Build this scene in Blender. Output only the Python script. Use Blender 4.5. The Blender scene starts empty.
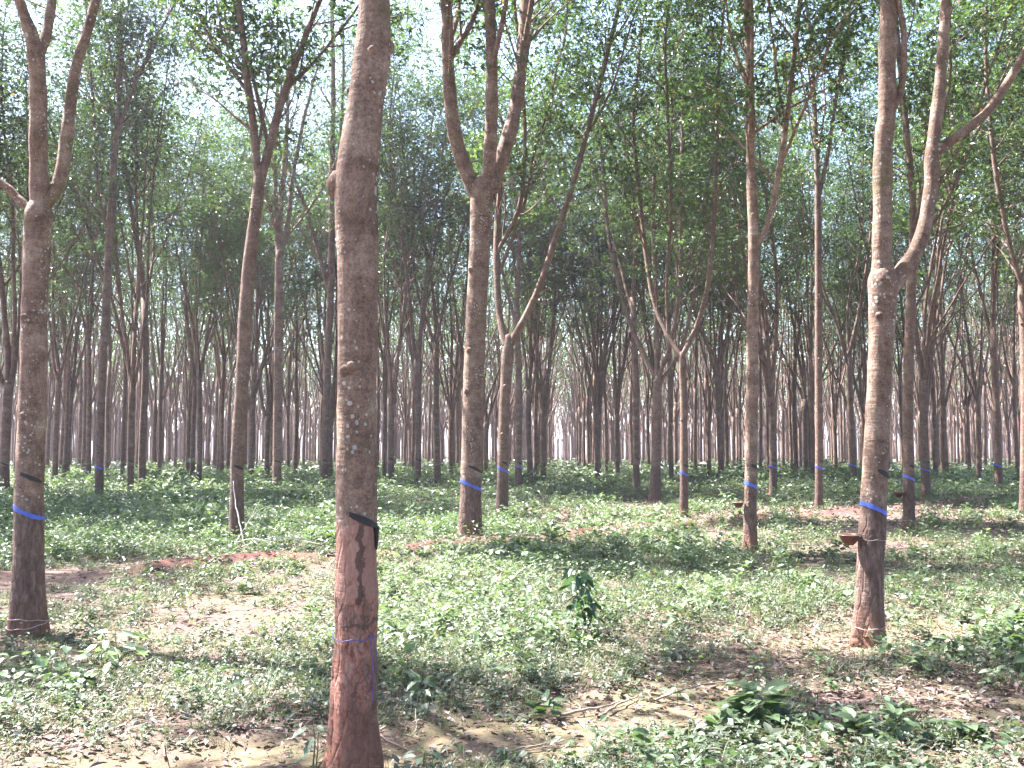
import bpy, math, random
import numpy as np
from mathutils import noise as mnoise, Vector

rng = np.random.default_rng(11)
random.seed(11)
C = bpy.context.scene.collection
F = 1000.0; CX, CY = 512.0, 384.0; HOR = 453.0; CH = 1.5
PITCH = math.atan((HOR-CY)/F)
SP, CP = math.sin(PITCH), math.cos(PITCH)

def P(px, py, Y):
    """point seen at a pixel of the photo at distance Y ahead"""
    u = (px-CX)/F; v = (CY-py)/F
    d = np.array([u, CP-v*SP, SP+v*CP]); t = Y/d[1]
    return np.array([0, 0, CH])+d*t
def G(px, py):
    """ground point seen at a pixel"""
    u = (px-CX)/F; v = (CY-py)/F
    d = np.array([u, CP-v*SP, SP+v*CP]); t = -CH/d[2]
    return d[:2]*t

# ------------------------------------------------------------------ helpers
def tag(o, label=None, cat=None, group=None, kind=None):
    if label: o['label'] = label
    if cat: o['category'] = cat
    if group: o['group'] = group
    if kind: o['kind'] = kind
    return o
def link(o, parent=None):
    C.objects.link(o)
    if parent is not None: o.parent = parent
    return o
def empty(name, loc):
    o = bpy.data.objects.new(name, None); o.location = loc; o.empty_display_size = .2
    return link(o)
def mesh_from(name, V, polys, mat, attr=None, smooth=True):
    """polys: list of int arrays (m,k)"""
    me = bpy.data.meshes.new(name)
    V = np.asarray(V, np.float32)
    me.vertices.add(len(V)); me.vertices.foreach_set('co', V.ravel())
    loops = np.concatenate([p.ravel() for p in polys]).astype(np.int32)
    starts = []; off = 0
    for p in polys:
        m, k = p.shape
        starts.append(off+np.arange(m)*k); off += m*k
    starts = np.concatenate(starts).astype(np.int32)
    me.loops.add(len(loops)); me.loops.foreach_set('vertex_index', loops)
    me.polygons.add(len(starts)); me.polygons.foreach_set('loop_start', starts)
    me.polygons.foreach_set('use_smooth', np.full(len(starts), smooth))
    me.update(calc_edges=True)
    if attr:
        for k, a in attr.items():
            at = me.attributes.new(k, 'FLOAT', 'POINT'); at.data.foreach_set('value', np.asarray(a, np.float32))
    if mat: me.materials.append(mat)
    return me
def obj(name, me, parent=None, loc=None):
    o = bpy.data.objects.new(name, me)
    if loc is not None: o.location = loc
    return link(o, parent)

class MB:
    def __init__(s): s.V = []; s.Q = []; s.n = 0; s.A = []
    def add(s, V, Q, a=None):
        V = np.asarray(V, float); s.V.append(V); s.Q.append(np.asarray(Q)+s.n); s.n += len(V)
        s.A.append(np.full(len(V), 0.0) if a is None else np.broadcast_to(a, (len(V),)))
    def tube(s, pts, rad, sides=8, cap=True, wob=None, a=None):
        pts = np.asarray(pts, float); rad = np.asarray(rad, float); n = len(pts)
        T = np.gradient(pts, axis=0); T /= np.linalg.norm(T, axis=1)[:, None]+1e-9
        m = np.abs(T.mean(0)); ref = np.eye(3)[np.argmin(m)]
        U = np.cross(T, ref); U /= np.linalg.norm(U, axis=1)[:, None]+1e-9
        W = np.cross(T, U)
        an = np.linspace(0, 2*np.pi, sides, endpoint=False)
        ring = U[:, None]*np.cos(an)[None, :, None]+W[:, None]*np.sin(an)[None, :, None]
        R = rad[:, None]*np.ones(sides)[None]
        if wob is not None: R = R*wob(pts, ring)
        V = (pts[:, None]+ring*R[..., None]).reshape(-1, 3)
        i = np.arange(n-1)[:, None]*sides; j = np.arange(sides)[None]; k = (j+1) % sides
        Q = np.stack([i+j, i+k, i+sides+k, i+sides+j], -1).reshape(-1, 4)
        if cap:
            V = np.vstack([V, pts[-1:]+T[-1:]*rad[-1]*.4]); c = len(V)-1; b = (n-1)*sides
            Q = np.vstack([Q, np.stack([b+j[0], b+k[0], np.full(sides, c), np.full(sides, c)], -1)])
        s.add(V, Q, a)
    def mesh(s, name, mat, aname=None, smooth=True):
        V = np.vstack(s.V); Q = np.vstack(s.Q)
        tri = Q[:, 2] == Q[:, 3]
        polys = [p for p in (Q[~tri], Q[tri][:, :3]) if len(p)]
        at = {aname: np.concatenate(s.A)} if aname else None
        return mesh_from(name, V, polys, mat, at, smooth)

def nrm(a): return a/(np.linalg.norm(a, axis=-1, keepdims=True)+1e-9)

def catmull(P_, n=6):
    P_ = np.asarray(P_, float)
    if len(P_) < 3: 
        t = np.linspace(0, 1, n*(len(P_)-1)+1)[:, None]; return P_[0]*(1-t)+P_[-1]*t
    Q = np.vstack([2*P_[0]-P_[1], P_, 2*P_[-1]-P_[-2]]); out = []
    for i in range(1, len(Q)-2):
        for t in np.linspace(0, 1, n, endpoint=False):
            out.append(.5*((2*Q[i])+(-Q[i-1]+Q[i+1])*t+(2*Q[i-1]-5*Q[i]+4*Q[i+1]-Q[i+2])*t*t+(-Q[i-1]+3*Q[i]-3*Q[i+1]+Q[i+2])*t**3))
    out.append(Q[-2]); return np.array(out)

# ------------------------------------------------------------------ materials
def new_mat(name):
    m = bpy.data.materials.new(name); m.use_nodes = True
    nt = m.node_tree; nt.nodes.clear()
    return m, nt, nt.nodes, nt.links
def N(nt, typ, **kw):
    n = nt.nodes.new(typ)
    for k, v in kw.items():
        if k in n.inputs: n.inputs[k].default_value = v
        else: setattr(n, k, v)
    return n
def ramp(nt, fac, stops):
    n = nt.nodes.new('ShaderNodeValToRGB'); e = n.color_ramp.elements
    while len(e) < len(stops): e.new(.5)
    for x, (p, c) in zip(e, stops): x.position = p; x.color = (*c, 1) if len(c) == 3 else c
    nt.links.new(fac, n.inputs[0]); return n.outputs[0]
def mix(nt, fac, a, b, mode='MIX'):
    n = nt.nodes.new('ShaderNodeMix'); n.data_type = 'RGBA'; n.blend_type = mode
    for inp, v in ((0, fac), (6, a), (7, b)):
        if hasattr(v, 'links'): nt.links.new(v, n.inputs[inp])
        else: n.inputs[inp].default_value = v if inp == 0 else (*v, 1)
    return n.outputs[2]
def mathn(nt, op, a, b=0.0, clamp=False):
    n = nt.nodes.new('ShaderNodeMath'); n.operation = op; n.use_clamp = clamp
    for i, v in enumerate((a, b)):
        if hasattr(v, 'links'): nt.links.new(v, n.inputs[i])
        else: n.inputs[i].default_value = v
    return n.outputs[0]
def noise_t(nt, vec, scale, detail=4, rough=.6):
    n = nt.nodes.new('ShaderNodeTexNoise'); n.inputs['Scale'].default_value = scale
    n.inputs['Detail'].default_value = detail; n.inputs['Roughness'].default_value = rough
    nt.links.new(vec, n.inputs['Vector']); return n.outputs[0]

def leaf_mat(name, stops, trans=.35, rough=.42, tint=1.25, spec=.5):
    m, nt, nd, lk = new_mat(name)
    a = N(nt, 'ShaderNodeAttribute', attribute_name='rnd')
    col = ramp(nt, a.outputs['Fac'], stops)
    b = N(nt, 'ShaderNodeBsdfPrincipled', Roughness=rough)
    b.inputs['Specular IOR Level'].default_value = spec
    lk.new(col, b.inputs['Base Color'])
    t = N(nt, 'ShaderNodeBsdfTranslucent')
    tc = mix(nt, 1.0, col, (1.0*tint, 1.12*tint, .55*tint), 'MULTIPLY'); lk.new(tc, t.inputs['Color'])
    ms = N(nt, 'ShaderNodeMixShader'); ms.inputs[0].default_value = trans
    lk.new(b.outputs[0], ms.inputs[1]); lk.new(t.outputs[0], ms.inputs[2])
    o = N(nt, 'ShaderNodeOutputMaterial'); lk.new(ms.outputs[0], o.inputs[0])
    return m
def simple_mat(name, c, rough=.7, bump=0, scale=40, c2=None):
    m, nt, nd, lk = new_mat(name)
    tc = N(nt, 'ShaderNodeTexCoord'); f = noise_t(nt, tc.outputs['Object'], scale)
    c2 = c2 or tuple(x*.65 for x in c)
    col = ramp(nt, f, [(.35, c2), (.65, c)])
    b = N(nt, 'ShaderNodeBsdfPrincipled', Roughness=rough); lk.new(col, b.inputs['Base Color'])
    if bump:
        bn = N(nt, 'ShaderNodeBump', Strength=bump); bn.inputs['Distance'].default_value = .01
        lk.new(f, bn.inputs['Height']); lk.new(bn.outputs[0], b.inputs['Normal'])
    o = N(nt, 'ShaderNodeOutputMaterial'); lk.new(b.outputs[0], o.inputs[0])
    return m

def bark_mat(name, near=True, red=False, dark=0):
    m, nt, nd, lk = new_mat(name)
    tc = N(nt, 'ShaderNodeTexCoord'); oc = tc.outputs['Object']
    oi = N(nt, 'ShaderNodeObjectInfo')
    sep = N(nt, 'ShaderNodeSeparateXYZ'); lk.new(oc, sep.inputs[0]); z = sep.outputs[2]
    stretch = N(nt, 'ShaderNodeMapping'); stretch.inputs['Scale'].default_value = (1, 1, .35); lk.new(oc, stretch.inputs[0])
    rings = N(nt, 'ShaderNodeMapping'); rings.inputs['Scale'].default_value = (.5, .5, 3); lk.new(oc, rings.inputs[0])
    n1 = noise_t(nt, oc, 5, 6, .65)
    n2 = noise_t(nt, stretch.outputs[0], 28, 5, .7)
    n3 = noise_t(nt, rings.outputs[0], 9, 3, .6)
    base = ramp(nt, n1, [(.32, (.17, .105, .075)), (.5, (.32, .205, .152)), (.68, (.47, .34, .26))])
    base = mix(nt, mathn(nt, 'MULTIPLY', oi.outputs['Random'], .35), base, (.16, .115, .095))
    base = mix(nt, .45, base, ramp(nt, n2, [(.36, (.25, .25, .25)), (.62, (1, 1, 1))]), 'MULTIPLY')
    base = mix(nt, .4, base, ramp(nt, n3, [(.35, (.5, .47, .45)), (.6, (1, 1, 1))]), 'MULTIPLY')
    if near: base = mix(nt, .6, base, ramp(nt, noise_t(nt, oc, 75, 3, .7), [(.38, (.35, .33, .32)), (.56, (1, 1, 1))]), 'MULTIPLY')
    # pale lichen discs and green moss patches
    vor = N(nt, 'ShaderNodeTexVoronoi'); vor.inputs['Scale'].default_value = 26; lk.new(oc, vor.inputs['Vector'])
    n4 = noise_t(nt, oc, 3.1, 3, .6)
    spot = mathn(nt, 'LESS_THAN', mathn(nt, 'ADD', vor.outputs['Distance'], mathn(nt, 'MULTIPLY', n2, 1.1)), mathn(nt, 'MULTIPLY', n4, 1.36))
    spot = mathn(nt, 'MULTIPLY', spot, .5)
    hi = mathn(nt, 'GREATER_THAN', z, 1.1)
    base = mix(nt, mathn(nt, 'MULTIPLY', spot, hi), base, (.55, .53, .48))
    moss = ramp(nt, noise_t(nt, oc, 2.3, 5, .7), [(.56, (0, 0, 0)), (.68, (1, 1, 1))])
    base = mix(nt, mathn(nt, 'MULTIPLY', moss, .5), base, (.13, .12, .05))
    # tapped panel: red brown renewed bark under the cut
    zz = mathn(nt, 'ADD', z, mathn(nt, 'MULTIPLY', n1, .25))
    lowm = ramp(nt, mathn(nt, 'MULTIPLY', zz, .5), [(.635, (1, 1, 1)), (.66, (0, 0, 0))] if red else [(.57, (1, 1, 1)), (.64, (0, 0, 0))])
    redn = ramp(nt, n2, [(.3, (.15, .055, .04)), (.46, (.34, .14, .10)), (.56, (.46, .23, .175)), (.7, (.58, .40, .33))]) if red else ramp(nt, n2, [(.3, (.05, .032, .026)), (.5, (.11, .068, .055)), (.7, (.22, .15, .125))])
    if red:
        pz = noise_t(nt, stretch.outputs[0], 7, 5, .75)
        redn = mix(nt, ramp(nt, pz, [(.47, (0, 0, 0)), (.52, (1, 1, 1))]), redn, mix(nt, .7, redn, (.075, .04, .034)))
        vk = N(nt, 'ShaderNodeTexVoronoi'); vk.feature = 'DISTANCE_TO_EDGE'; vk.inputs['Scale'].default_value = 19
        wm = N(nt, 'ShaderNodeMix'); wm.data_type = 'VECTOR'; wm.inputs[0].default_value = .12; st2 = N(nt, 'ShaderNodeMapping'); st2.inputs['Scale'].default_value = (1.3, 1.3, .16); lk.new(oc, st2.inputs[0]); lk.new(st2.outputs[0], wm.inputs[4])
        nn_ = N(nt, 'ShaderNodeTexNoise'); nn_.inputs['Scale'].default_value = 12; lk.new(oc, nn_.inputs['Vector']); lk.new(nn_.outputs[1], wm.inputs[5])
        lk.new(wm.outputs[1], vk.inputs['Vector'])
        redn = mix(nt, .6, redn, ramp(nt, vk.outputs['Distance'], [(0, (.22, .18, .17)), (.10, (1, 1, 1))]), 'MULTIPLY')
        nz = noise_t(nt, oc, 13, 4, .7)
        up = mathn(nt, 'GREATER_THAN', mathn(nt, 'ADD', z, mathn(nt, 'MULTIPLY', nz, .15)), .86)
        redn = mix(nt, mathn(nt, 'MULTIPLY', up, .5), redn, (.47, .25, .19))
        dx = mathn(nt, 'ABSOLUTE', mathn(nt, 'SUBTRACT', mathn(nt, 'ADD', sep.outputs[0], mathn(nt, 'MULTIPLY', nz, .09)), .085))
        redn = mix(nt, mathn(nt, 'MULTIPLY', mathn(nt, 'MULTIPLY', mathn(nt, 'LESS_THAN', dx, .014), up), .85), redn, (.06, .035, .03))
        edge = mathn(nt, 'LESS_THAN', mathn(nt, 'ABSOLUTE', mathn(nt, 'SUBTRACT', mathn(nt, 'ADD', z, mathn(nt, 'MULTIPLY', nz, .22)), .78)), .012)
        redn = mix(nt, mathn(nt, 'MULTIPLY', edge, .8), redn, (.07, .04, .032))
    base = mix(nt, mathn(nt, 'MULTIPLY', lowm, .8), base, redn)
    foot = ramp(nt, mathn(nt, 'ADD', z, mathn(nt, 'MULTIPLY', n1, .2)), [(.15, (1, 1, 1)), (.42, (0, 0, 0))])
    base = mix(nt, mathn(nt, 'MULTIPLY', foot, .55), base, (.2, .085, .055))
    b = N(nt, 'ShaderNodeBsdfPrincipled', Roughness=.85); b.inputs['Specular IOR Level'].default_value = .25
    lk.new(base, b.inputs['Base Color'])
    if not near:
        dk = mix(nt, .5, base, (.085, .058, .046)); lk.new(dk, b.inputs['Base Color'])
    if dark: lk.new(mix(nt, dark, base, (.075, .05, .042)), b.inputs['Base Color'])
    if near:
        h = mathn(nt, 'ADD', mathn(nt, 'MULTIPLY', n2, 1.0), mathn(nt, 'MULTIPLY', n3, .8))
        vc = N(nt, 'ShaderNodeTexVoronoi'); vc.feature = 'DISTANCE_TO_EDGE'; vc.inputs['Scale'].default_value = 16
        lk.new(stretch.outputs[0], vc.inputs['Vector'])
        cr = ramp(nt, vc.outputs['Distance'], [(0, (0, 0, 0)), (.12, (1, 1, 1))])
        h = mathn(nt, 'ADD', h, mathn(nt, 'MULTIPLY', mathn(nt, 'MULTIPLY', cr, lowm), .5))
        bn = N(nt, 'ShaderNodeBump', Strength=.9); bn.inputs['Distance'].default_value = .012
        lk.new(h, bn.inputs['Height']); lk.new(bn.outputs[0], b.inputs['Normal'])
    o = N(nt, 'ShaderNodeOutputMaterial'); lk.new(b.outputs[0], o.inputs[0])
    return m

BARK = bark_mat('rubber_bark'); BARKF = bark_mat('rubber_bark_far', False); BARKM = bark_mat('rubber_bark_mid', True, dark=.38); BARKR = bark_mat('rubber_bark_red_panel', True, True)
LEAF = leaf_mat('crown_leaf', [(0, (.030, .050, .024)), (.45, (.052, .083, .036)), (.8, (.082, .122, .046)), (.965, (.12, .19, .04)), (.985, (.36, .16, .04)), (1, (.4, .1, .05))], trans=.42, rough=.30, tint=1.5)
WEED = leaf_mat('weed_leaf', [(0, (.052, .066, .046)), (.4, (.090, .108, .076)), (.75, (.125, .150, .10)), (.95, (.17, .19, .13)), (1, (.24, .24, .18))], trans=.28, rough=.48)
WEED2 = leaf_mat('tall_weed_leaf', [(0, (.065, .105, .05)), (.5, (.115, .16, .085)), (.85, (.18, .23, .13)), (1, (.33, .34, .24))], trans=.3, rough=.40)
BROAD = leaf_mat('broad_leaf', [(0, (.08, .13, .085)), (.6, (.13, .19, .12)), (1, (.22, .28, .18))], trans=.25, rough=.38)
GRASS = leaf_mat('grass_blade', [(0, (.05, .09, .04)), (.6, (.10, .15, .06)), (1, (.28, .26, .14))], trans=.25, rough=.5)
LITTER = leaf_mat('dead_leaf', [(0, (.08, .045, .038)), (.3, (.15, .09, .075)), (.6, (.25, .17, .145)), (.85, (.38, .30, .265)), (1, (.55, .48, .44))], trans=.06, rough=.55, tint=1, spec=.35)
BLACK = simple_mat('wound_paint', (.02, .017, .018), .6, .4)
BLUE = simple_mat('blue_plastic', (.04, .08, .42), .4, .3, 9, (.07, .13, .55)); STRINGB = simple_mat('blue_string_plastic', (.05, .06, .25), .5, .3, 30, (.10, .10, .3))
CUPM = simple_mat('cup_clay', (.13, .045, .03), .5, .2)
WIRE = simple_mat('wire_metal', (.3, .28, .26), .4)
WHITE = simple_mat('pale_string', (.48, .40, .40), .7)
STICK = simple_mat('dry_wood', (.34, .26, .2), .85, .5, 25)
PALE = simple_mat('bleached_wood', (.62, .56, .5), .8, .4, 25)
STEM = simple_mat('green_stem', (.12, .17, .07), .6)

# ------------------------------------------------------------------ leaves
def rand_dir(n, zlo=-1, zhi=1):
    z = rng.uniform(zlo, zhi, n); a = rng.uniform(0, 2*np.pi, n); r = np.sqrt(1-z*z)
    return np.stack([r*np.cos(a), r*np.sin(a), z], -1)
def leaf_quads(base, d, nv, L, W, fold=.18):
    """diamond leaves folded on the midrib: base (n,3), direction, up vector; returns V (4n,3), Q (n,4)"""
    s = nrm(np.cross(d, nv)); up = np.cross(s, d)
    L = np.asarray(L)[:, None]; W = np.asarray(W)[:, None]
    mid = base+d*L*.42+up*W*fold
    tip = base+d*L-up*L*.12
    V = np.stack([base, mid+s*W*.5, tip, mid-s*W*.5], 1).reshape(-1, 3)
    Q = np.arange(len(base)*4).reshape(-1, 4)
    return V, Q
def leaf_full(base, d, nv, L, W, fold=.22, curl=.2):
    """ovate leaf, 8 vertices, 3 strips each side of the midrib"""
    s = nrm(np.cross(d, nv)); up = np.cross(s, d)
    L = np.asarray(L)[:, None]; W = np.asarray(W)[:, None]
    n = len(base)
    def pt(t, w, k): return base+d*L*t+up*(-L*curl*t*t+abs(w)*W*fold)+s*W*w
    V = np.stack([pt(0, 0, 0), pt(.25, .42, 1), pt(.3, 0, 0), pt(.25, -.42, 1), pt(.62, .38, 1), pt(.65, 0, 0), pt(.62, -.38, 1), pt(1, 0, 0)], 1).reshape(-1, 3)
    o = np.arange(n)[:, None]*8
    q = np.array([[0, 1, 2, 2], [0, 2, 3, 3], [1, 4, 5, 2], [2, 5, 6, 3], [4, 7, 5, 5], [5, 7, 6, 6]])
    Q = (o[:, :, None]+q[None]).reshape(-1, 4)
    return V, Q
def qmesh(name, V, Q, mat, rnd, per):
    tri = Q[:, 2] == Q[:, 3]
    polys = [p for p in (Q[~tri], Q[tri][:, :3]) if len(p)]
    return mesh_from(name, V, polys, mat, {'rnd': np.repeat(rnd, per)}, smooth=False)

def crown_mesh(name, cl, out, npet, spread, L, tone=0.0):
    """trifoliate drooping leaves round every twig tip"""
    cl = np.asarray(cl); out = np.asarray(out); k = len(cl)
    c = np.repeat(cl, npet, 0); o = np.repeat(out, npet, 0); n = len(c)
    rd = rand_dir(n, -.7, 1)
    pd = nrm(rd+o*.5)
    base = c+pd*(spread*rng.uniform(.15, 1, n)**.7)[:, None]*np.array([1, 1, .7])
    d = nrm(pd*.7+np.array([0, 0, -.45])+rand_dir(n)*.35)
    nv = nrm(np.array([0, 0, 1.])+rand_dir(n)*.75)
    s = nrm(np.cross(d, nv))
    ds = np.stack([d, nrm(d*.6+s*.8), nrm(d*.6-s*.8)], 1).reshape(-1, 3)
    b3 = np.repeat(base, 3, 0); n3 = np.repeat(nv, 3, 0)+rand_dir(n*3)*.25
    ll = L*rng.uniform(.7, 1.2, n*3)
    V, Q = leaf_quads(b3, ds, nrm(n3), ll, ll*.42)
    clr = np.repeat(rng.normal(0, .13, k), npet*3)
    r = np.clip(.42+tone+clr+rng.normal(0, .16, n*3), 0, .96)
    r = np.where(rng.random(n*3) < .004, .99, r)
    return qmesh(name, V, Q, LEAF, r, 4)

# ------------------------------------------------------------------ tree growth
def grow(p, d, length, step, wander, up, n0=None):
    pts = [np.array(p, float)]; d = np.array(d, float)
    for i in range(max(2, int(length/step))):
        d = nrm(d+rng.normal(0, wander, 3)+np.array([0, 0, up])*step)
        pts.append(pts[-1]+d*step)
    return np.array(pts)

def foliate(limbs, mb, zmin, dens=1.0, sides=4, keep=None, maxlen=2.6):
    """side branches and twigs on the limbs; returns twig tips and outward directions"""
    tips, outs = [], []
    for pts, rad in limbs:
        seg = np.linalg.norm(np.diff(pts, axis=0), axis=1); cum = np.concatenate([[0], np.cumsum(seg)])
        s = rng.uniform(0, .6)
        while s < cum[-1]:
            f = s/cum[-1]; i = min(np.searchsorted(cum, s, 'right')-1, len(pts)-2)
            t = (s-cum[i])/(seg[i]+1e-9); p = pts[i]*(1-t)+pts[i+1]*t; r = rad[i]
            s += rng.uniform(.35, .85)/dens
            if p[2] < zmin*rng.uniform(.75, 1.25): continue
            T = nrm(pts[i+1]-pts[i]); a = rand_dir(1, -.2, .3)[0]; side = nrm(a-T*np.dot(a, T))
            ang = rng.uniform(.5, 1.05); d = T*math.cos(ang)+side*math.sin(ang)
            ln = rng.uniform(.7, maxlen)*(1-.45*f)
            b = grow(p, d, ln, .3, .09, .10)
            r0 = min(r*.55, .008+ln*.010)
            if mb is not None: mb.tube(b, np.linspace(r0, .004, len(b)), sides)
            tips.append(b[-1]); outs.append(nrm(b[-1]-b[-2]))
            for q in range(int(ln/.42)):
                j = rng.integers(1, len(b)); sd = rand_dir(1, -.5, .6)[0]
                tw = grow(b[j], nrm(sd+nrm(b[j]-b[j-1])*.7), rng.uniform(.3, .75), .2, .1, .05)
                if mb is not None and ln > .9: mb.tube(tw, np.linspace(r0*.4, .003, len(tw)), 3)
                tips.append(tw[-1]); outs.append(nrm(tw[-1]-tw[-2]))
        tips.append(pts[-1]); outs.append(nrm(pts[-1]-pts[-2]))
    tips = np.array(tips); outs = np.array(outs)
    if keep is not None:
        k = keep(tips); tips, outs = tips[k], outs[k]
    return tips, outs

def flare(z, r): return r*(1+.2*math.exp(-max(z, 0)/.12)+.08*math.exp(-max(z, 0)/.5))

def generic_tree(seed, H, zf, r, nl, sides, npet, spread, L, dens, zmin, far=False):
    global rng
    rng = np.random.default_rng(seed)
    mb = MB()
    lean = rng.normal(0, .012, 2)
    zs = np.concatenate([[-.1, 0, .08, .2, .45, .9], np.linspace(1.4, zf, 6)])
    ph = rng.uniform(0, 6, 2)
    pts = np.array([[lean[0]*max(z-1, 0)+.03*math.sin(z*.9+ph[0])*min(z/2, 1), lean[1]*max(z-1, 0)+.03*math.sin(z*.8+ph[1])*min(z/2, 1), z] for z in zs])
    rad = np.array([flare(z, r*(1-.035*z)*(1+.05*math.sin(z*3+ph[0]))) for z in zs])
    rad[-1] *= 1.12
    mb.tube(pts, rad, sides, cap=True)
    limbs = []; az = rng.uniform(0, 6.28)
    top = pts[-1]
    for k in range(nl):
        a = az+k*2*math.pi/nl+rng.normal(0, .3)
        tilt = rng.uniform(.14, .36) if nl > 1 else .06
        if k == 0: tilt *= .4
        d = np.array([math.cos(a)*math.sin(tilt), math.sin(a)*math.sin(tilt), math.cos(tilt)])
        lb = grow(top-np.array([0, 0, .12+.5*k*rng.random()]), d, (H-zf)*rng.uniform(.85, 1.05), .5, .04, .06)
        r0 = r*(.78 if nl == 1 else .66 if k == 0 else .5)
        rd = r0*(1-np.linspace(0, 1, len(lb))**.9*.86)
        mb.tube(lb, rd, max(5, sides-3)); limbs.append((lb, rd))
        # a secondary fork
        for _ in range(2):
            j = rng.integers(2, max(3, len(lb)-5)); a2 = rng.uniform(0, 6.28); t2 = rng.uniform(.35, .6)
            T = nrm(lb[j+1]-lb[j]); sd = rand_dir(1, -.1, .1)[0]
            lb2 = grow(lb[j], nrm(T*math.cos(t2)+sd*math.sin(t2)), (H-lb[j][2])*rng.uniform(.6, .95), .5, .06, .07)
            rd2 = rd[j]*.62*(1-np.linspace(0, 1, len(lb2))*.85)
            mb.tube(lb2, rd2, 5); limbs.append((lb2, rd2))
    tips, outs = foliate(limbs, mb, zmin, dens, 4 if not far else 3)
    print('clusters', len(tips))
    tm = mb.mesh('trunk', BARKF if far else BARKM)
    cm = crown_mesh('crown', tips, outs, npet, spread, L)
    return tm, cm, r

def cut_mesh(name, rfun, z, drop, width, a0, a1, mat, thick=.004, nseg=14, full=False, tail=0):
    """helical strip lying on the bark; angles measured so -pi/2 faces the camera"""
    mb = MB(); an = np.linspace(a0, a1, nseg)
    t = np.linspace(0, 1, nseg)
    zc = z-drop*(np.sin(an-(a0+a1)/2)*.5+.5) if full else z-drop*t
    w = width*(1 if full else (.35+.65*np.sin(np.pi*np.clip(t*.8+.15, 0, 1))))*np.ones(nseg)*(1+(.14*np.sin(an*5.3)+.1*np.sin(an*11)) if full else 1)
    pin = []; 
    for zz, ww, aa in zip(zc, w, an):
        for (dz, th) in ((-.5, -.003), (-.5, thick), (.5, thick), (.5, -.003)):
            c, r = rfun(zz+dz*ww)
            pin.append([c[0]+(r+th)*math.cos(aa), c[1]+(r+th)*math.sin(aa), zz+dz*ww])
    V = np.array(pin); Q = []
    for i in range(nseg-1):
        for j in range(4):
            k = (j+1) % 4; Q.append([i*4+j, i*4+k, i*4+4+k, i*4+4+j])
    Q.append([0, 1, 2, 3]); b = (nseg-1)*4; Q.append([b+3, b+2, b+1, b])
    mb.add(V, Q)
    if tail:
        aa = an[-1]; zz = zc[-1]; pts = []; 
        for q in np.linspace(0, 1, 6):
            c, r = rfun(zz-tail*q); pts.append([c[0]+(r+.002)*math.cos(aa-.03*q), c[1]+(r+.002)*math.sin(aa-.03*q), zz-tail*q])
        mb.tube(pts, np.linspace(width*.42, width*.16, 6), 6)
    return mb.mesh(name, mat, smooth=False)

# GAPS are vertical canopy shafts where the leaves are missing (x, y, radius)
SUN_EL, SUN_AZ = math.radians(56), math.radians(-62)     # azimuth from straight ahead (+Y), negative = left
SUNXY = np.array([math.sin(SUN_AZ), math.cos(SUN_AZ)])/math.tan(SUN_EL)
PATCH = [((.40, 4.37), .6), ((-.2, 4.68), .5), ((1.1, 4.0), .6), ((4.7, 7.3), .6), ((4.1, 7.6), .5), (G(470, 640), 1.3), (G(525, 600), 1.2), (G(190, 610), 1.0), (G(25, 715), .7), (G(860, 745), .55), (G(715, 545), 1.2), (G(640, 720), .6), (G(400, 560), 1.2), (G(900, 690), .6), (G(110, 735), .6), (G(560, 660), .8), (G(250, 680), .7), (G(960, 560), 1.0), (G(780, 600), .7)]  # slanted leafless shafts, opened along the sun line to light chosen spots
GAPS = []
def keep_world(loc):
    def k(t):
        w = t+np.array([loc[0], loc[1], 0]); m = np.ones(len(t), bool)
        for g, gr in PATCH: m &= ((w[:, 0]-g[0]-SUNXY[0]*w[:, 2])**2+(w[:, 1]-g[1]-SUNXY[1]*w[:, 2])**2) > gr*gr
        for gx, gy, gr in GAPS: m &= ((w[:, 0]-gx)**2+(w[:, 1]-gy)**2) > gr*gr
        return m
    return k
GAPS = [(-7.6, 21.5, 1.3), (-8.8, 25.5, 1.3)]

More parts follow.
